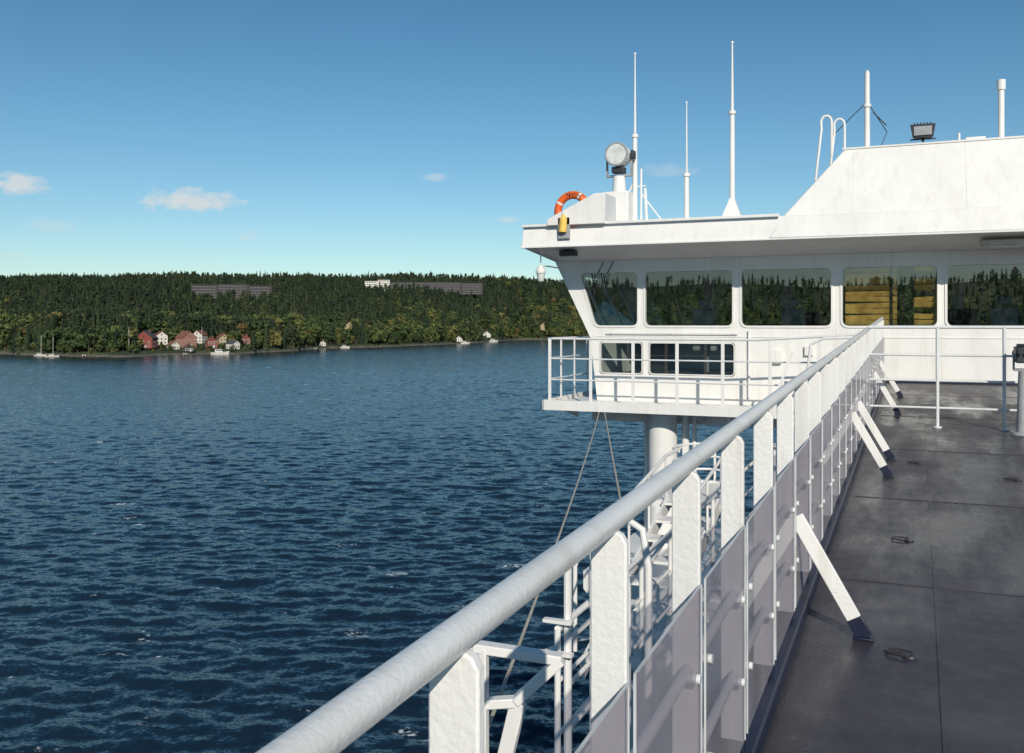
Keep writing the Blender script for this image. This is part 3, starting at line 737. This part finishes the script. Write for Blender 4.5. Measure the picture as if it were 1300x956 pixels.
def conifer(seed):
    rg=np.random.default_rng(seed);H=rg.uniform(15,18);V=[];F=[]
    nt_=20
    for k in range(nt_):
        f=k/(nt_-1);z=1.0+(H-1.4)*f;R_=(1-f)**.85*rg.uniform(2.2,2.9)+.2
        m_=11
        for j in range(m_):
            a=2*math.pi*(j+rg.uniform(-.4,.4))/m_+k;rr=R_*rg.uniform(.7,1.1)
            d=np.array([math.cos(a),math.sin(a)]);c=np.array([d[0]*rr*.75,d[1]*rr*.75,z-rr*.3+rg.uniform(-.2,.2)])
            nrm=np.array([d[0],d[1],.9])+rg.normal(size=3)*.3;nrm/=np.linalg.norm(nrm)
            aa=np.cross(nrm,[0,0,1]);aa/=np.linalg.norm(aa);bb=np.cross(nrm,aa);s=.30+rr*.26
            o=len(V);V+=[c-aa*s-bb*s*.6,c+aa*s-bb*s*.6,c+aa*s*.8+bb*s,c-aa*s*.8+bb*s];F.append((o,o+1,o+2,o+3))
    b=MB();b.cyl((0,0,-1),(0,0,H+.3),.22,.05,6);return V,F,b
def pine(seed):
    rg=np.random.default_rng(seed);H=rg.uniform(14,17);lobes=[]
    for k in range(9):
        a=rg.uniform(0,6.28);q_=rg.uniform(.2,1.5);f=rg.uniform(.35,.95);lobes.append((math.cos(a)*q_,math.sin(a)*q_,H*f,rg.uniform(1.5,2.1)*(1.25-f*.5),rg.uniform(1.1,1.7)))
    V,F=leafcloud(lobes,26,.55,rg);b=MB();b.cyl((0,0,-1),(0,0,H*.92),.24,.07,6)
    for l in lobes: b.cyl((0,0,l[2]-1),(l[0],l[1],l[2]),.07,.02,4)
    return V,F,b
tmpl=[('deciduous_tree',deciduous(1),'decid'),('deciduous_tree',deciduous(2),'decid'),('deciduous_tree',deciduous(3),'decid'),
      ('spruce_tree',conifer(4),'conif'),('spruce_tree',conifer(8),'conif'),('pine_tree',pine(6),'conif'),('pine_tree',pine(7),'conif')]
n1_,n2_=21000,12000;NT=n1_+n2_
ta=np.concatenate([rng.uniform(-1.10,.1,n1_),rng.uniform(-math.pi,math.pi,n2_)])
u_=rng.uniform(0,1,NT)
r0=rs(ta)+4; trr=np.sqrt(r0**2+u_*((RC+60)**2-r0**2))
ta2=rng.uniform(-1.0,-.3,2600);tr2=rs(ta2)+rng.uniform(4,150,2600)
ta=np.concatenate([ta,ta2]);trr=np.concatenate([trr,tr2])
tx=trr*np.sin(ta);ty=trr*np.cos(ta);tzz=tz(ta,trr)
keep=tzz>1.2
small=np.zeros(len(ta),bool)
for hx,hy,hr in house_xy:
    d=np.hypot(tx-hx,ty-hy); hd=np.hypot(hx,hy)
    ux,uy=hx/hd,hy/hd; al=(tx-hx)*ux+(ty-hy)*uy; la=abs(-(tx-hx)*uy+(ty-hy)*ux)
    keep&=~(d<hr)
    small|=(al<0)&(al>-75)&(la<hr*.75)
keep&=~(small&(rng.uniform(0,1,len(ta))<.35))
for a0,a1,r,fr_ in clear: keep&=~((ta>a0)&(ta<a1)&(trr>r-fr_)&(trr<r+14))
patch=np.sin(tx*.02+1)*np.cos(ty*.017+.5)+.5*np.sin(tx*.05-ty*.04)
dshore=trr-rs(ta)
pdec=np.clip(.72-dshore/280,.05,1)+.38*np.clip(patch,-1,1)*np.clip(1.3-dshore/600,.25,1)
isdec=rng.uniform(0,1,len(ta))<pdec
typ=np.where(isdec,rng.integers(0,3,len(ta)),rng.integers(3,7,len(ta)))
sc=rng.uniform(.6,1.25,len(ta))*np.where(isdec&(dshore<160),rng.uniform(.55,1.55,len(ta)),1)
sc=np.where(small,rng.uniform(.2,.45,len(ta)),sc)
forest=empty('forest')
for k,(nm,(V,F,tb),mt) in enumerate(tmpl):
    idx=np.where(keep&(typ==k))[0];s=sc[idx]/2;ph=rng.uniform(0,6.28,len(idx))
    vv=np.zeros((len(idx),4,3))
    for c_ in range(4):
        an=ph+c_*math.pi/2+math.pi/4;vv[:,c_,0]=tx[idx]+np.cos(an)*s*1.414;vv[:,c_,1]=ty[idx]+np.sin(an)*s*1.414;vv[:,c_,2]=tzz[idx]-.3
    me=bpy.data.meshes.new('forest_patch');me.from_pydata(vv.reshape(-1,3).tolist(),[],np.arange(len(idx)*4).reshape(-1,4).tolist())
    inst=link(bpy.data.objects.new('forest_patch',me),forest);inst.instance_type='FACES';inst.use_instance_faces_scale=True
    inst.show_instancer_for_render=False;inst.show_instancer_for_viewport=False
    o_=len(V);allv=[tuple(map(float,v)) for v in V]+list(tb.v);allf=list(F)+[tuple(i+o_ for i in f) for f in tb.f]
    me=bpy.data.meshes.new(nm);me.from_pydata(allv,[],allf);me.materials.append(M[mt]);me.materials.append(M['bark'])
    me.polygons.foreach_set('material_index',[0]*len(F)+[1]*len(tb.f))
    link(bpy.data.objects.new(nm,me),inst)

# ---------------- boats ----------------
def pos(az_,off):
    r=float(rs(az_))+off;return r*math.sin(az_),r*math.cos(az_)
def sailboat(az_,off,rot):
    o=empty('sailing_boat');x,y=pos(az_,off);o.location=(x,y,0);o.rotation_euler=(0,0,rot)
    L=4.5;b=MB();st=[(-L,.9,.9),(-2,1.4,.9),(1,1.4,1),(3.4,.7,1.15),(L+.3,.05,1.3)];vs=[]
    for sx_,w_,h_ in st: vs+=[(sx_,-w_,h_),(sx_*.92,-w_*.5,-.3),(sx_*.92,w_*.5,-.3),(sx_,w_,h_)]
    fs=[]
    for i in range(4):
        for k in range(4): fs.append((i*4+k,i*4+(k+1)%4,(i+1)*4+(k+1)%4,(i+1)*4+k))
    fs+= [(0,1,2,3),(19,18,17,16)];b.add(vs,fs).obj('hull','white_wood',o)
    MB().box(-2,1.6,-.8,.8,.9,1.6).obj('cabin','white_wood',o,.1)
    MB().cyl((.8,0,.9),(.8,0,15),.14,.09,8).cyl((.8,0,2.2),(-3.2,0,2.2),.12,.1,8).cyl((.8,-1,8),(.8,1,8),.04).obj('mast_and_boom','white_wood',o)
def motorboat(az_,off,rot,s=1):
    o=empty('motor_boat');x,y=pos(az_,off);o.location=(x,y,0);o.rotation_euler=(0,0,rot);o.scale=(s,s,s)
    b=MB();vs=[];fs=[]
    for sx_,w_,h_ in [(-4,1.3,1.1),(0,1.5,1.2),(2.5,1.1,1.4),(4.5,.05,1.7)]: vs+=[(sx_,-w_,h_),(sx_*.9,-w_*.6,-.3),(sx_*.9,w_*.6,-.3),(sx_,w_,h_)]
    for i in range(3):
        for k in range(4): fs.append((i*4+k,i*4+(k+1)%4,(i+1)*4+(k+1)%4,(i+1)*4+k))
    fs+=[(0,1,2,3),(15,14,13,12)];b.add(vs,fs).obj('hull','white_wood',o)
    MB().box(-2,1.4,-1,1,1.2,2.6).obj('cabin','white_wood',o,.15);MB().box(-1.6,1.42,-1.02,1.02,1.9,2.4).obj('cabin_windows','dark_glass',o)
for a_,of,rt in [(-.868,-22,.3),(-.858,-30,.9)]: sailboat(a_,of,rt)
for a_,of,rt,s in [(-.705,-14,.6,1.6),(-.58,-13,.2,1.1),(-.455,-14,.7,1.3),(-.425,-15,.9,1.6)]: motorboat(a_,of,rt,s)
for a_ in (-.738,-.61,-.45,-.83):
    o=empty('jetty');x,y=pos(a_,0);o.location=(x,y,0);o.rotation_euler=(0,0,-a_)
    b=MB().box(-1.2,1.2,-16,6,.9,1.15)
    for yy in (-15,-10,-5,0): b.cyl((-1,yy,-1),(-1,yy,1.6),.15).cyl((1,yy,-1),(1,yy,1.6),.15)
    b.obj('planks_and_piles','beige',o)
for a_,off in ((-.79,14),(-.722,16)):
    o=empty('flagpole');x,y=pos(a_,off);z=float(tz(np.array(a_),np.array(math.hypot(x,y))))
    MB().cyl((x,y,z),(x,y,z+17),.16,.09,8).cyl((x,y,z+17),(x,y,z+17.3),.2).obj('pole','white_wood',o)

# ---------------- world ----------------
w=bpy.data.worlds.new('World');scene.world=w;w.use_nodes=True;t=w.node_tree;t.nodes.clear()
sunel,sunaz=math.radians(29),math.radians(150)
sky=N(t,'ShaderNodeTexSky',sky_type='NISHITA');sky.sun_disc=False;sky.sun_elevation=sunel;sky.sun_rotation=sunaz
sky.air_density=1.0;sky.dust_density=.2;sky.ozone_density=1.5
tc=N(t,'ShaderNodeTexCoord');sp=N(t,'ShaderNodeSeparateXYZ');t.links.new(tc.outputs['Generated'],sp.inputs[0])
azn=math_(t,'ARCTAN2',sp.outputs[0],sp.outputs[1]);eln=math_(t,'ARCSINE',sp.outputs[2])
cb=N(t,'ShaderNodeCombineXYZ');t.links.new(azn,cb.inputs[0]);t.links.new(eln,cb.inputs[1])
nz=N(t,'ShaderNodeTexNoise');nz.inputs['Scale'].default_value=55;nz.inputs['Detail'].default_value=5;nz.inputs['Roughness'].default_value=.6
mp=N(t,'ShaderNodeMapping');mp.inputs['Scale'].default_value=(1,1.8,1);t.links.new(cb.outputs[0],mp.inputs[0]);t.links.new(mp.outputs[0],nz.inputs['Vector'])
nn=math_(t,'MULTIPLY',math_(t,'SUBTRACT',nz.outputs[0],.5),2.2)
tot=None
for a0,e0,ww,hh,op in [(-.8896,.1267,.026,.013,.9),(-.7326,.119,.046,.015,.95),(-.8586,.090,.02,.010,.30),(-.4856,.151,.013,.006,.45),(-.4091,.108,.012,.006,.5),(-.677,.087,.010,.007,.3),(-.2398,.156,.03,.010,.25),(-.9,.062,.03,.006,.2),(2.6,.22,.2,.05,.6)]:
    dx=math_(t,'DIVIDE',math_(t,'SUBTRACT',azn,a0),ww)
    dy=math_(t,'DIVIDE',math_(t,'SUBTRACT',eln,e0),hh)
    dy=math_(t,'MULTIPLY',dy,math_(t,'ADD',1.0,math_(t,'MULTIPLY',math_(t,'LESS_THAN',dy,0),.9)))
    d=math_(t,'SQRT',math_(t,'ADD',math_(t,'MULTIPLY',dx,dx),math_(t,'MULTIPLY',dy,dy)))
    mk=math_(t,'MULTIPLY',maprange(t,math_(t,'ADD',d,nn),1.1,.45,0,1),op)
    tot=mk if tot is None else math_(t,'MAXIMUM',tot,mk)
hs=N(t,'ShaderNodeHueSaturation');hs.inputs['Saturation'].default_value=1.05;t.links.new(sky.outputs[0],hs.inputs['Color'])
tint=ramp(t,eln,[(0.0,(.78,.90,1.0)),(.12,(.62,.84,.93)),(.42,(.34,.68,.76)),(1,(.42,.70,.82))])
col=mixc(t,1.0,hs.outputs[0],tint,'MULTIPLY')
col=mixc(t,tot,col,(6.4,7.0,7.2))
bg=N(t,'ShaderNodeBackground');bg.inputs[1].default_value=.1;t.links.new(col,bg.inputs[0])
wo=N(t,'ShaderNodeOutputWorld');t.links.new(bg.outputs[0],wo.inputs[0])
w.cycles.sampling_method='MANUAL';w.cycles.sample_map_resolution=512
sd=bpy.data.lights.new('sun','SUN');sd.energy=4.1;sd.angle=math.radians(.5);sd.color=(1,.93,.81)
so=link(bpy.data.objects.new('sun',sd))
dirv=Vector((math.sin(sunaz)*math.cos(sunel),math.cos(sunaz)*math.cos(sunel),math.sin(sunel)))
so.rotation_euler=dirv.to_track_quat('Z','Y').to_euler()
# ---------------- camera ----------------
cd=bpy.data.cameras.new('camera');cd.sensor_width=36;cd.lens=1200/1300*36;cd.shift_y=-68/1300;cd.clip_start=.05;cd.clip_end=60000
co=link(bpy.data.objects.new('camera',cd));co.location=(0,0,E);co.rotation_euler=(math.radians(90),0,math.radians(23.2))
scene.camera=co
scene.view_settings.view_transform='Standard';scene.view_settings.look='None';scene.view_settings.exposure=0
